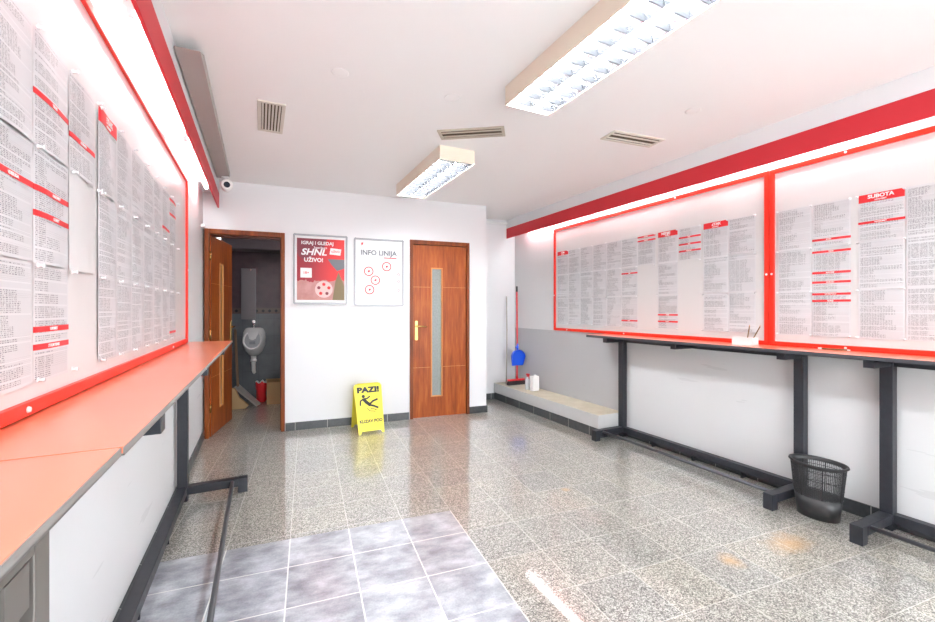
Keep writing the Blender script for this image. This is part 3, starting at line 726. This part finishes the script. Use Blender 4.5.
# ------------------------------------------------------------------ broom, dustpan, handle, bottle, canister on the ledge
b = thing('broom', 'broom with red handle and black bristles leaning in the corner on the ledge', 'broom', (3.270, 5.06, 0.235))
one('handle', lambda m: tube_path(m, [(0, 0, 0.09), (0.022, 0.03, 0.55), (0.062, 0.10, 1.32)], 0.011), 'red_plastic', b)
one('grip', lambda m: tube_path(m, [(0.062, 0.10, 1.32), (0.065, 0.105, 1.40)], 0.0125), 'black_plastic', b)
one('head', lambda m: (box(m, -0.150, 0.122, -0.025, 0.025, 0.060, 0.082), cyl(m, (0, 0, 0.08), (0.002, 0.003, 0.13), 0.018, 0.013)), 'red_plastic', b, bevel=0.006)
def bris(m):
    for i in range(23):
        for j in range(4):
            x = -0.143 + i*0.0118; y = -0.018 + j*0.012
            cyl(m, (x, y, 0.056), (x*1.05 + random.uniform(-.003, .003), y*1.4, 0.002), 0.0045, 0.006, 6, smooth=False)
one('bristles', bris, 'black_plastic', b)
d = thing('dustpan', 'blue plastic dustpan hooked on the red broom handle', 'dustpan', (3.262, 5.035, 0.655))
def pan(m):
    w0, w1 = 0.105, 0.090
    n = 14; pts = []
    for i in range(n+1):
        a = math.pi * i / n; pts.append((w0*math.cos(a)*1.0, -0.02 + 0.10*math.sin(a)))
    pts += [(-w1, -0.145), (w1, -0.145)]
    prism(m, pts, 'y', 0.0, 0.004)
    # raised rim
    rim = pts[:n+1] + [pts[n+1]]
    for i in range(n):
        p, q = pts[i], pts[i+1]
        v = [m.verts.new(x) for x in ((p[0], 0, p[1]), (q[0], 0, q[1]), (q[0]*1.03, -0.040, q[1]), (p[0]*1.03, -0.040, p[1]))]; m.faces.new(v)
    for sx_ in (-1, 1):
        v = [m.verts.new(x) for x in ((sx_*w0, 0, -0.02), (sx_*w1, 0, -0.145), (sx_*w1, -0.006, -0.145), (sx_*w0*1.03, -0.040, -0.02))]; m.faces.new(v)
one('pan', pan, 'blue', d)
one('pan_handle', lambda m: (tube_path(m, [(0, 0.0, 0.07), (0.0, -0.002, 0.12), (0.004, 0, 0.165)], [0.014, 0.012, 0.010])), 'blue', d)
one('hanging_clip', lambda m: box(m, -0.02, 0.02, -0.002, 0.022, 0.10, 0.125), 'blue', d)
tag(one('mop_stick', lambda m: tube_path(m, [(3.135, 5.13, 0.236), (3.190, 5.20, 0.90), (3.235, 5.285, 1.49)], 0.0085), mat('grey wood', (0.42, 0.38, 0.33), 0.6)), 'thin grey stick leaning in the corner beside the red broom', 'stick')
s_ = thing('spray_bottle', 'small clear spray bottle with red trigger beside the white canister', 'bottle', (3.205, 4.70, 0.235))
M['bottle'] = mat('pale clear plastic', (0.66, 0.70, 0.73), 0.15)
one('bottle_body', lambda m: lathe(m, [(0.0, 0.0), (0.030, 0.0), (0.033, 0.01), (0.033, 0.10), (0.026, 0.13), (0.013, 0.155), (0.013, 0.17), (0.0, 0.17)], n=24), 'bottle', s_)
one('spray_trigger', lambda m: (box(m, -0.013, 0.013, -0.030, 0.022, 0.185, 0.210), cyl(m, (0, 0, 0.168), (0, 0, 0.19), 0.014), box(m, -0.004, 0.004, -0.034, -0.024, 0.145, 0.19), cyl(m, (0, -0.03, 0.198), (0, -0.045, 0.198), 0.007)), 'red_plastic', s_, bevel=0.003)
k_ = thing('white_canister', 'white boxy plastic canister standing on the ledge beside the spray bottle', 'canister', (3.235, 4.575, 0.235))
one('canister_body', lambda m: box(m, -0.062, 0.045, -0.035, 0.035, 0, 0.195), 'white', k_, bevel=0.010)
one('canister_cap', lambda m: cyl(m, (0.0, 0, 0.195), (0.0, 0, 0.208), 0.018), 'white', k_)

# ------------------------------------------------------------------ wastebasket
w = thing('wastebasket', 'oval black mesh wastebasket on the floor between the two steel frames', 'wastebasket', (3.160, 1.415, 0), R(3))
SX, SY = 0.92, 1.22
def rad(z): return 0.090 + 0.027*z/0.34
def solid(m):
    prof = [(0.0, 0.004), (rad(0)-0.004, 0.004), (rad(0.13)-0.004, 0.13), (rad(0.13), 0.13), (rad(0), 0.0), (0.0, 0.0)]
    lathe(m, prof, n=48, sx=SX, sy=SY)
one('solid_base', solid, 'black_plastic', w)
def meshy(m):
    n = 84
    for i in range(n):
        a = 2*math.pi*i/n
        wdt = 0.0013 if i % 12 else 0.0035
        p = [Vector((rad(z)*SX*math.cos(a), rad(z)*SY*math.sin(a), z)) for z in (0.13, 0.325)]
        cyl(m, p[0], p[1], wdt, n=5, cap=False)
    for k in range(22):
        z = 0.135 + k*0.0088; thick = 0.0028 if k % 6 == 0 else 0.0011
        pts = [(rad(z)*SX*math.cos(2*math.pi*i/48), rad(z)*SY*math.sin(2*math.pi*i/48), z) for i in range(49)]
        tube_path(m, pts, thick, 5)
one('mesh_side', meshy, 'black_plastic', w)
def rim(m):
    r0 = rad(0.34); lathe(m, [(r0-0.004, 0.315), (r0-0.002, 0.340), (r0+0.008, 0.342), (r0+0.010, 0.333), (r0, 0.325), (r0-0.002, 0.315), (r0-0.004, 0.315)], n=64, sx=SX, sy=SY)
one('rim', rim, 'black_plastic', w)

# ------------------------------------------------------------------ yellow wet floor sign
sg = thing('wet_floor_sign', 'yellow folding PAZI KLIZAV POD warning sign on the floor between the doors', 'warning sign', (1.045, 4.58, 0), R(2))
H2, DP = 0.500, 0.172
def panel_mesh(m, sgn):
    # outline in panel plane (x, t) t along slope 0..1
    wb, wt = 0.136, 0.150
    o = [(-wb, 0), (-wb+0.022, 0), (-wb+0.035, 0.025), (wb-0.035, 0.025), (wb-0.022, 0), (wb, 0), (wt, 0.95), (wt-0.02, 1.0), (-wt+0.02, 1.0), (-wt, 0.95)]
    def P(x, t, n): return Vector((x, sgn*DP*(1-t), H2*t)) + Vector((0, sgn*H2, DP)).normalized()*n
    o = [(x, t if t != 0.025 else 0.055) for x, t in o]
    u = [m.verts.new(P(x, t, 0)) for x, t in o]; v = [m.verts.new(P(x, t, -0.005)) for x, t in o]; n = len(o)
    m.faces.new(u); m.faces.new(v[::-1])
    for i in range(n): m.faces.new((u[i], u[(i+1)%n], v[(i+1)%n], v[i]))
one('front_panel', lambda m: panel_mesh(m, -1), 'yellow', sg)
one('back_panel', lambda m: panel_mesh(m, 1), 'yellow', sg)
one('top_hinge', lambda m: cyl(m, (-0.11, 0, H2-0.003), (0.11, 0, H2-0.003), 0.008, n=12), 'yellow', sg)
nrm = Vector((0, -H2, DP)).normalized(); up = Vector((0, DP, H2)).normalized(); L = math.hypot(DP, H2)
def SP(x, t, n=0.001): return Vector((x, -DP*(1-t), H2*t)) + nrm*n
text('sign_title', 'PAZI!', 0.078, 'print_dark', sg, basis(SP(0, 0.865), (1, 0, 0), up), bold=0.005, sx=1.32)
text('sign_text', 'KLIZAV POD', 0.044, 'print_dark', sg, basis(SP(0.004, 0.245), (1, 0, 0), up), bold=0.0016, sx=0.98)
def figure(m):
    # falling person pictogram: head, body, arms and legs as thick strokes in the panel plane
    def stroke(pts, r):
        for (a, b_), (c, d_) in zip(pts, pts[1:]):
            A_, B_ = Vector((a, b_)), Vector((c, d_)); dn = (B_-A_).normalized(); pn = Vector((-dn.y, dn.x))*r
            q = [A_+pn-dn*r*0.5, A_-pn-dn*r*0.5, B_-pn+dn*r*0.5, B_+pn+dn*r*0.5]
            f0 = [m.verts.new(SP(p.x, p.y/L, 0.0012)) for p in q]; m.faces.new(f0)
    stroke([(-0.055, 0.360), (-0.030, 0.330), (0.005, 0.300)], 0.017)       # torso
    stroke([(-0.060, 0.365), (-0.092, 0.345), (-0.096, 0.300)], 0.008)      # arm down
    stroke([(-0.045, 0.365), (-0.015, 0.370), (0.010, 0.388)], 0.008)       # arm up
    stroke([(0.000, 0.302), (0.040, 0.335), (0.090, 0.352)], 0.010)         # leg up
    stroke([(0.000, 0.298), (0.045, 0.285), (0.090, 0.262)], 0.010)         # leg down
    stroke([(-0.03, 0.265), (0.0, 0.235), (0.06, 0.225)], 0.003); stroke([(0.01, 0.258), (0.05, 0.25), (0.075, 0.235)], 0.003)
    c = [m.verts.new(SP(-0.058 + 0.018*math.cos(a*math.pi/8), (0.392 + 0.018*math.sin(a*math.pi/8))/L, 0.0012)) for a in range(16)]; m.faces.new(c)
one('slipping_figure', figure, 'print_dark', sg)

# ------------------------------------------------------------------ posters on the back wall
def snap_frame(s0, s1, z0, z1, label):
    t = bkthing('poster_frame', label, 'poster', (s0+s1)/2, z0, 0); w, h = (s1-s0)/2, z1-z0
    def fr(b):
        r = 0.020
        for x0, x1, a, c in ((-w+r, w-r, 0, r), (-w+r, w-r, h-r, h), (-w, -w+r, r, h-r), (w-r, w, r, h-r)): box(b, x0, x1, -0.014, 0, a, c)
    one('frame', fr, 'frame_metal', t, bevel=0.004)
    def crn(b):
        for sx_ in (-1, 1):
            for zz in (0, h):
                cx, cz = sx_*(w-0.022), (0.022 if zz == 0 else h-0.022); p = [(cx, cz)]
                a0 = math.atan2((-1 if zz == 0 else 1), 0)
                for k in range(7):
                    a = a0 + (k/6)*(math.pi/2)*(-1 if (sx_ > 0) == (zz > 0) else 1)
                    p.append((cx+0.024*math.cos(a), cz+0.024*math.sin(a)))
                prism(b, p, 'y', -0.017, 0.0)
    one('corner_cap', crn, mat('grey corner plastic', (0.30, 0.32, 0.33), 0.35), t)
    one('poster_sheet', lambda b: box(b, -w+0.02, w-0.02, -0.006, -0.001, 0.02, h-0.02), 'poster_white', t)
    return t, w, h
def flat(name, pts, m, t, y=-0.0068):
    """thin printed area: outline on the poster sheet"""
    return one(name, lambda b: prism(b, pts, 'y', y, -0.006), m, t)
t, w_, h_ = snap_frame(0.322, 0.886, 1.357, 2.121, 'framed red football advert with white lettering, next to the open toilet door')
x0, x1, z0, z1 = -w_+0.037, w_-0.034, 0.047, h_-0.046
def adv_mat():
    m = mat('red advert print', (0.75, 0.04, 0.05), 0.45); g = NT(m); s = g.xyz(g.obj())
    f = g.m('DIVIDE', s[2], 0.7); n = g.noise(g.obj(), 7, 4, 0.6)
    top = g.mix(g.m('SUBTRACT', g.m('MULTIPLY', s[0], 3.2), -0.35, clamp=True), (0.33, 0.015, 0.03), (0.80, 0.03, 0.03))
    bot = g.mix(n, (0.30, 0.06, 0.06), (0.72, 0.42, 0.38))
    g.put(g.b.inputs['Base Color'], g.mix(g.m('GREATER_THAN', g.m('ADD', f, g.m('MULTIPLY', n, 0.3)), 0.52), bot, top)); return m
M['advert'] = adv_mat()
flat('advert_print', [(x0, z0), (x1, z0), (x1, z1), (x0, z1)], 'advert', t)
flat('dark_corner', [(x0, z1), (x1*0.25, z1), (x1*0.1, z1-0.13), (x0+0.07, z1-0.235), (x0+0.02, z1-0.20), (x0, z1-0.15)], 'print_maroon', t, -0.0072)
bt = lambda x, z, y=-0.0078: basis((x, y, z), (1, 0, 0), (0, 0, 1))
text('advert_heading', 'IGRAJ I GLEDAJ', 0.050, 'print_white', t, bt(-0.035, z1-0.050), bold=0.0012, sx=1.0)
text('advert_sponsor', 'SuperSport', 0.030, 'print_white', t, bt(-0.005, z1-0.098), bold=0.0006)
text('advert_name', 'SHNL', 0.095, 'print_white', t, bt(-0.075, z1-0.150), bold=0.003, sx=1.12, shear=0.25)
text('advert_live', 'UŽIVO!', 0.060, 'print_white', t, bt(-0.075, z1-0.235), bold=0.0018)
flat('white_label', [(0.09, z1-0.165), (0.205, z1-0.175), (0.215, z1-0.105), (0.10, z1-0.095)], 'print_white', t, -0.0075)
text('label_text', 'UŽIVO', 0.030, 'print_red', t, bt(0.152, z1-0.135), bold=0.0006)
flat('white_box', [(x0+0.035, 0.29), (x0+0.150, 0.29), (x0+0.150, 0.395), (x0+0.035, 0.395)], 'print_white', t, -0.0075)
text('box_text', '18+', 0.04, 'print_red', t, bt(x0+0.0925, 0.342), bold=0.0006)
flat('dark_crest', [(0.07, 0.50), (x1, 0.50), (x1, 0.40), (0.17, 0.37), (0.11, 0.44)], 'print_grey', t, -0.0075)
def ball(b):
    c = [(0.03 + 0.092*math.cos(k*math.pi/12), 0.165 + 0.092*math.sin(k*math.pi/12)) for k in range(24)]
    prism(b, c, 'y', -0.0073, -0.006)
M['ball_print'] = mat('pink white ball print', (0.72, 0.52, 0.50), 0.5)
one('football_print', ball, 'ball_print', t)
for k in range(5):
    a = R(90 + 72*k); cx, cz = 0.03+0.055*math.cos(a), 0.165+0.055*math.sin(a)
    flat('ball_patch', [(cx+0.020*math.cos(a+R(72*j)), cz+0.020*math.sin(a+R(72*j))) for j in range(5)], 'print_maroon' if k % 2 else 'print_red', t, -0.0078)
M['khaki'] = mat('khaki print', (0.22, 0.16, 0.08), 0.5)
flat('player_sleeve', [(0.12, z0), (x1, z0), (x1, 0.20), (0.185, 0.36), (0.15, 0.25)], 'khaki', t, -0.0076)
t, w_, h_ = snap_frame(0.955, 1.525, 1.342, 2.113, 'framed white INFO LINIJA poster with red circles, next to the closed door')
text('poster_title', 'INFO LINIJA', 0.078, 'print_grey', t, bt(-0.005, h_-0.165), bold=0.0022, sx=1.0)
flat('title_underline', [(0.05, h_-0.222), (0.20, h_-0.222), (0.20, h_-0.211), (0.05, h_-0.211)], 'print_red', t)
flat('red_mark', [(-w_+0.08, h_-0.055), (-w_+0.105, h_-0.048), (-w_+0.098, h_-0.075), (-w_+0.085, h_-0.085)], 'print_red', t)
def ring(b, cx, cz, r, wd):
    for k in range(28):
        a, c = 2*math.pi*k/28, 2*math.pi*(k+1)/28
        v = [b.verts.new((cx+q*math.cos(p), -0.0072, cz+q*math.sin(p))) for p, q in ((a, r), (c, r), (c, r-wd), (a, r-wd))]; b.faces.new(v)
for cx, cz in ((0.085, 0.455), (-0.120, 0.395), (-0.045, 0.295), (-0.110, 0.185)):
    def cc(b): ring(b, cx, cz, 0.054, 0.011)
    one('red_circle', cc, 'print_red', t)
    flat('circle_icon', [(cx-0.012, cz-0.014), (cx+0.012, cz-0.008), (cx+0.014, cz+0.014), (cx-0.008, cz+0.010)], 'print_red', t)
for cz in (0.345, 0.265, 0.160):
    flat('number_line', [(0.06, cz-0.006), (0.205, cz-0.006), (0.205, cz+0.002), (0.06, cz+0.002)], mat('pale grey print', (0.4, 0.4, 0.42), 0.5), t)
    def cc(b): ring(b, 0.225, cz+0.022, 0.015, 0.005)
    one('small_red_ring', cc, 'print_red', t)

# ------------------------------------------------------------------ things on the narrow counter
t = thing('slip_box', 'small white open box holding two pencils on the narrow red counter', 'box', (3.235, 1.905, 1.0365), R(4))
M['slips'] = mat('translucent white plastic', (0.74, 0.72, 0.72), 0.3)
one('box_tray', lambda b: (box(b, -0.045, 0.045, -0.07, 0.07, 0, 0.003), box(b, -0.045, -0.042, -0.07, 0.07, 0.003, 0.058), box(b, 0.042, 0.045, -0.07, 0.07, 0.003, 0.058), box(b, -0.042, 0.042, -0.07, -0.067, 0.003, 0.058), box(b, -0.042, 0.042, 0.067, 0.07, 0.003, 0.058)), 'slips', t)
one('paper_slips', lambda b: box(b, -0.038, 0.038, -0.062, 0.062, 0.0032, 0.05), 'print_white', t)
for i, (y, dy, lb) in enumerate(((-0.018, -0.004, 'brown pencil standing in the slip box, nearer the broom'), (-0.060, -0.035, 'brown pencil leaning out of the slip box towards the wastebasket'))):
    q = thing('pencil', lb, 'pencil', (3.235, 1.905+y, 1.087), 0, 'pencils in the slip box')
    one('pencil_shaft', lambda b: cyl(b, (0, 0.0, 0.004), (0.0, dy-0.01, 0.090), 0.0038, n=6, smooth=False), 'pencil', q)
    one('pencil_tip', lambda b: cyl(b, (0.0, dy-0.01, 0.090), (0.0, dy-0.011, 0.102), 0.0036, 0.0006, n=6, smooth=False), 'wood_light', q)
q = thing('pen', 'slim ballpoint pen with white ends lying on the narrow counter above the wastebasket', 'pen', (3.345, 1.40, 1.0420))
one('barrel', lambda b: cyl(b, (0, -0.06, 0), (0, 0.075, 0), 0.005, n=12), 'pencil', q)
one('cap', lambda b: (cyl(b, (0, 0.075, 0), (0, 0.095, 0), 0.0055, n=12), cyl(b, (0, -0.075, 0), (0, -0.06, 0), 0.0035, 0.005, n=12)), 'white', q)

# ------------------------------------------------------------------ inside the toilet
YT = 1.78
u = bkthing('urinal', 'white ceramic wall urinal with drain trap seen through the open door', 'urinal', -0.235, 0.60, YT-0.002)
def bowl(b):
    n = 32; prof = []
    def ringat(z, w, d, inset=0.0):
        r = []
        for i in range(n):
            a = math.pi*i/(n-1); r.append((w*math.cos(a), -d*math.sin(a), z))
        return r
    outer = [(0.03, 0.02, 0.02), (0.06, 0.07, 0.12), (0.12, 0.115, 0.20), (0.20, 0.142, 0.245), (0.30, 0.150, 0.235), (0.38, 0.142, 0.17), (0.43, 0.115, 0.10), (0.445, 0.08, 0.06)]
    rs = [[b.verts.new(p) for p in ringat(z, w, d)] for z, w, d in outer]
    for k in range(len(rs)-1):
        for i in range(n-1):
            f = b.faces.new((rs[k][i], rs[k][i+1], rs[k+1][i+1], rs[k+1][i])); f.smooth = True
    b.faces.new(rs[0]); b.faces.new(rs[-1][::-1])
    return
one('bowl', bowl, 'ceramic', u)
def hole(b):
    n = 28
    # rim ring and sunken inner basin, facing up and out
    def P(a, sc, off):
        x = 0.105*sc*math.cos(a); z = 0.285 + 0.125*sc*math.sin(a)
        # surface depth of the shell front
        y = -(0.245 - 0.9*max(0, z-0.24)**1.4*2.2) + off
        return (x, y, z)
    r0 = [b.verts.new(P(2*math.pi*i/n, 1.12, 0.02)) for i in range(n)]
    r1 = [b.verts.new(P(2*math.pi*i/n, 1.12, -0.032)) for i in range(n)]
    r2 = [b.verts.new(P(2*math.pi*i/n, 0.94, -0.032)) for i in range(n)]
    r3 = [b.verts.new(P(2*math.pi*i/n, 0.90, -0.02)) for i in range(n)]
    for a_, c_ in ((r0, r1), (r1, r2), (r2, r3)):
        for i in range(n):
            f = b.faces.new((a_[i], a_[(i+1)%n], c_[(i+1)%n], c_[i])); f.smooth = True
one('bowl_rim', hole, 'ceramic', u)
def basin(b):
    n = 28
    def P(a, sc, off):
        x = 0.105*sc*math.cos(a); z = 0.285 + 0.125*sc*math.sin(a); y = -(0.245 - 0.9*max(0, z-0.24)**1.4*2.2) + off
        return (x, y, z)
    r = [[b.verts.new(P(2*math.pi*i/n, s_, o_)) for i in range(n)] for s_, o_ in ((0.92, -0.022), (0.6, -0.020), (0.3, -0.018))]
    for a_, c_ in zip(r, r[1:]):
        for i in range(n): b.faces.new((a_[i], a_[(i+1)%n], c_[(i+1)%n], c_[i]))
    b.faces.new(r[-1])
one('basin_hollow', basin, mat('shaded basin ceramic', (0.42, 0.44, 0.47), 0.15), u)  # grey colour stands in for the shade inside the white bowl
one('drain_grid', lambda b: [box(b, -0.03+k*0.012, -0.024+k*0.012, -0.276, -0.268, 0.225, 0.265) for k in range(6)], 'print_grey', u)
one('drain_trap', lambda b: (tube_path(b, [(0, -0.09, 0.05), (0, -0.09, -0.01), (0, -0.085, -0.08), (0, -0.07, -0.16), (0, -0.03, -0.19), (0, 0, -0.19)], [0.036, 0.034, 0.026, 0.026, 0.022, 0.022], 16), lathe(b, [(0.0, -0.03), (0.040, -0.03), (0.040, 0.0), (0, 0.0)], (0, -0.09, 0.0), 20)), 'white', u)
one('flush_valve', lambda b: (cyl(b, (0, 0, 0.53), (0, -0.05, 0.53), 0.022), cyl(b, (0, -0.03, 0.53), (0, -0.06, 0.44), 0.008), cyl(b, (0, -0.05, 0.53), (0, -0.062, 0.53), 0.028, 0.02)), 'chrome', u)
pc = bkthing('access_panel', 'pale grey panel on the dark tiles above the urinal', 'panel', -0.305, 1.16, YT-0.001)
one('panel_cover', lambda b: box(b, -0.095, 0.095, -0.03, 0, 0, 0.72), mat('pale grey panel', (0.22, 0.20, 0.215), 0.15), pc, bevel=0.004)
one('panel_knob', lambda b: cyl(b, (0.03, -0.03, 0.70), (0.03, -0.042, 0.70), 0.012), 'chrome', pc)
bo = bkthing('cardboard_box', 'small brown cardboard box on the toilet floor by the red bag', 'box', 0.035, 0, YT-0.33)
one('box_body', lambda b: (box(b, -0.085, 0.10, 0, 0.006, 0, 0.30), box(b, -0.085, 0.10, 0.20, 0.206, 0, 0.30), box(b, -0.085, -0.079, 0.006, 0.20, 0, 0.30), box(b, 0.094, 0.10, 0.006, 0.20, 0, 0.30), box(b, -0.079, 0.094, 0.006, 0.20, 0, 0.006)), 'cardboard', bo)
def flap(b):
    v = [b.verts.new(p) for p in ((-0.085, 0.0, 0.30), (0.10, 0.0, 0.30), (0.11, -0.05, 0.355), (-0.09, -0.05, 0.355), (-0.085, 0.004, 0.302), (0.10, 0.004, 0.302), (0.11, -0.047, 0.358), (-0.09, -0.047, 0.358))]
    for f in ((0,1,2,3),(7,6,5,4),(0,4,5,1),(1,5,6,2),(2,6,7,3),(3,7,4,0)): b.faces.new([v[i] for i in f])
one('box_flap', flap, 'cardboard', bo)
rb = bkthing('red_bag', 'crumpled red and white plastic bag between the urinal and cardboard box', 'bag', -0.135, 0, YT-0.10)
def bag(b):
    n = 18
    prof = [(0.045, 0.0), (0.062, 0.03), (0.060, 0.12), (0.068, 0.22), (0.078, 0.28), (0.070, 0.285), (0.05, 0.24)]
    rings = []
    for r, z in prof:
        rings.append([b.verts.new((r*(1+0.14*math.sin(i*2.3+z*30))*math.cos(2*math.pi*i/n), 0.8*r*(1+0.12*math.sin(i*3.1+z*20))*math.sin(2*math.pi*i/n), z + (0.02*math.sin(i*1.9) if z > 0.2 else 0))) for i in range(n)])
    for k in range(len(rings)-1):
        for i in range(n):
            f = b.faces.new((rings[k][i], rings[k][(i+1)%n], rings[k+1][(i+1)%n], rings[k+1][i])); f.smooth = True; f.material_index = 1 if k >= 4 else 0
    b.faces.new(rings[0][::-1])
one('bag_body', bag, ['red_plastic', 'white'], rb)
def leanboard(b, p0, p1, p2, p3, th):
    n = ((Vector(p1)-Vector(p0)).cross(Vector(p3)-Vector(p0))).normalized()*th
    v = [b.verts.new(Vector(p)) for p in (p0, p1, p2, p3)] + [b.verts.new(Vector(p)+n) for p in (p0, p1, p2, p3)]
    for f in ((0,3,2,1),(4,5,6,7),(0,1,5,4),(1,2,6,5),(2,3,7,6),(3,0,4,7)): b.faces.new([v[i] for i in f])
gp = tag(one('grey_board', lambda b: leanboard(b, (-0.46, 1.50, 0.245), (-0.17, 1.36, 0.005), (-0.13, 1.46, 0.005), (-0.43, 1.72, 0.245), 0.02), 'trunk_grey', loc=bk(0), rot=(0, 0, -BA)), 'grey board lying slanted over cardboard under the urinal', 'board')
tag(one('crumpled_cardboard', lambda b: prism(b, [(-0.47, 0.0), (-0.29, 0.0), (-0.25, 0.04), (-0.30, 0.09), (-0.36, 0.15), (-0.41, 0.27), (-0.45, 0.28), (-0.475, 0.15)], 'y', 1.28, 1.34), 'cardboard', loc=bk(0), rot=(0, 0, -BA), bevel=0.01), 'brown crumpled cardboard piece on the toilet floor behind the open door', 'cardboard')
tag(one('wooden_pole', lambda b: tube_path(b, [(-0.40, 1.46, 0.27), (-0.47, 1.74, 1.02)], 0.016), mat('dusty wood pole', (0.25, 0.15, 0.09), 0.6), loc=bk(0), rot=(0, 0, -BA)), 'wooden pole leaning on the toilet wall beside the open door leaf', 'pole')

tl = bkthing('added_toilet_lamp', 'round white lamp added out of view to light the toilet room', 'ceiling light', 0.62, 2.42, 0.75)  # unseen lamp, added to brighten the toilet room
one('lamp_base', lambda b: cyl(b, (0, 0, 0), (0, 0, -0.02), 0.13, n=32), 'white', tl)
one('lamp_globe', lambda b: lathe(b, [(0.12, -0.02), (0.115, -0.05), (0.08, -0.085), (0.0, -0.10)], n=32), emit('lit added toilet lamp globe', (1, 0.97, 0.95), 9.0), tl)
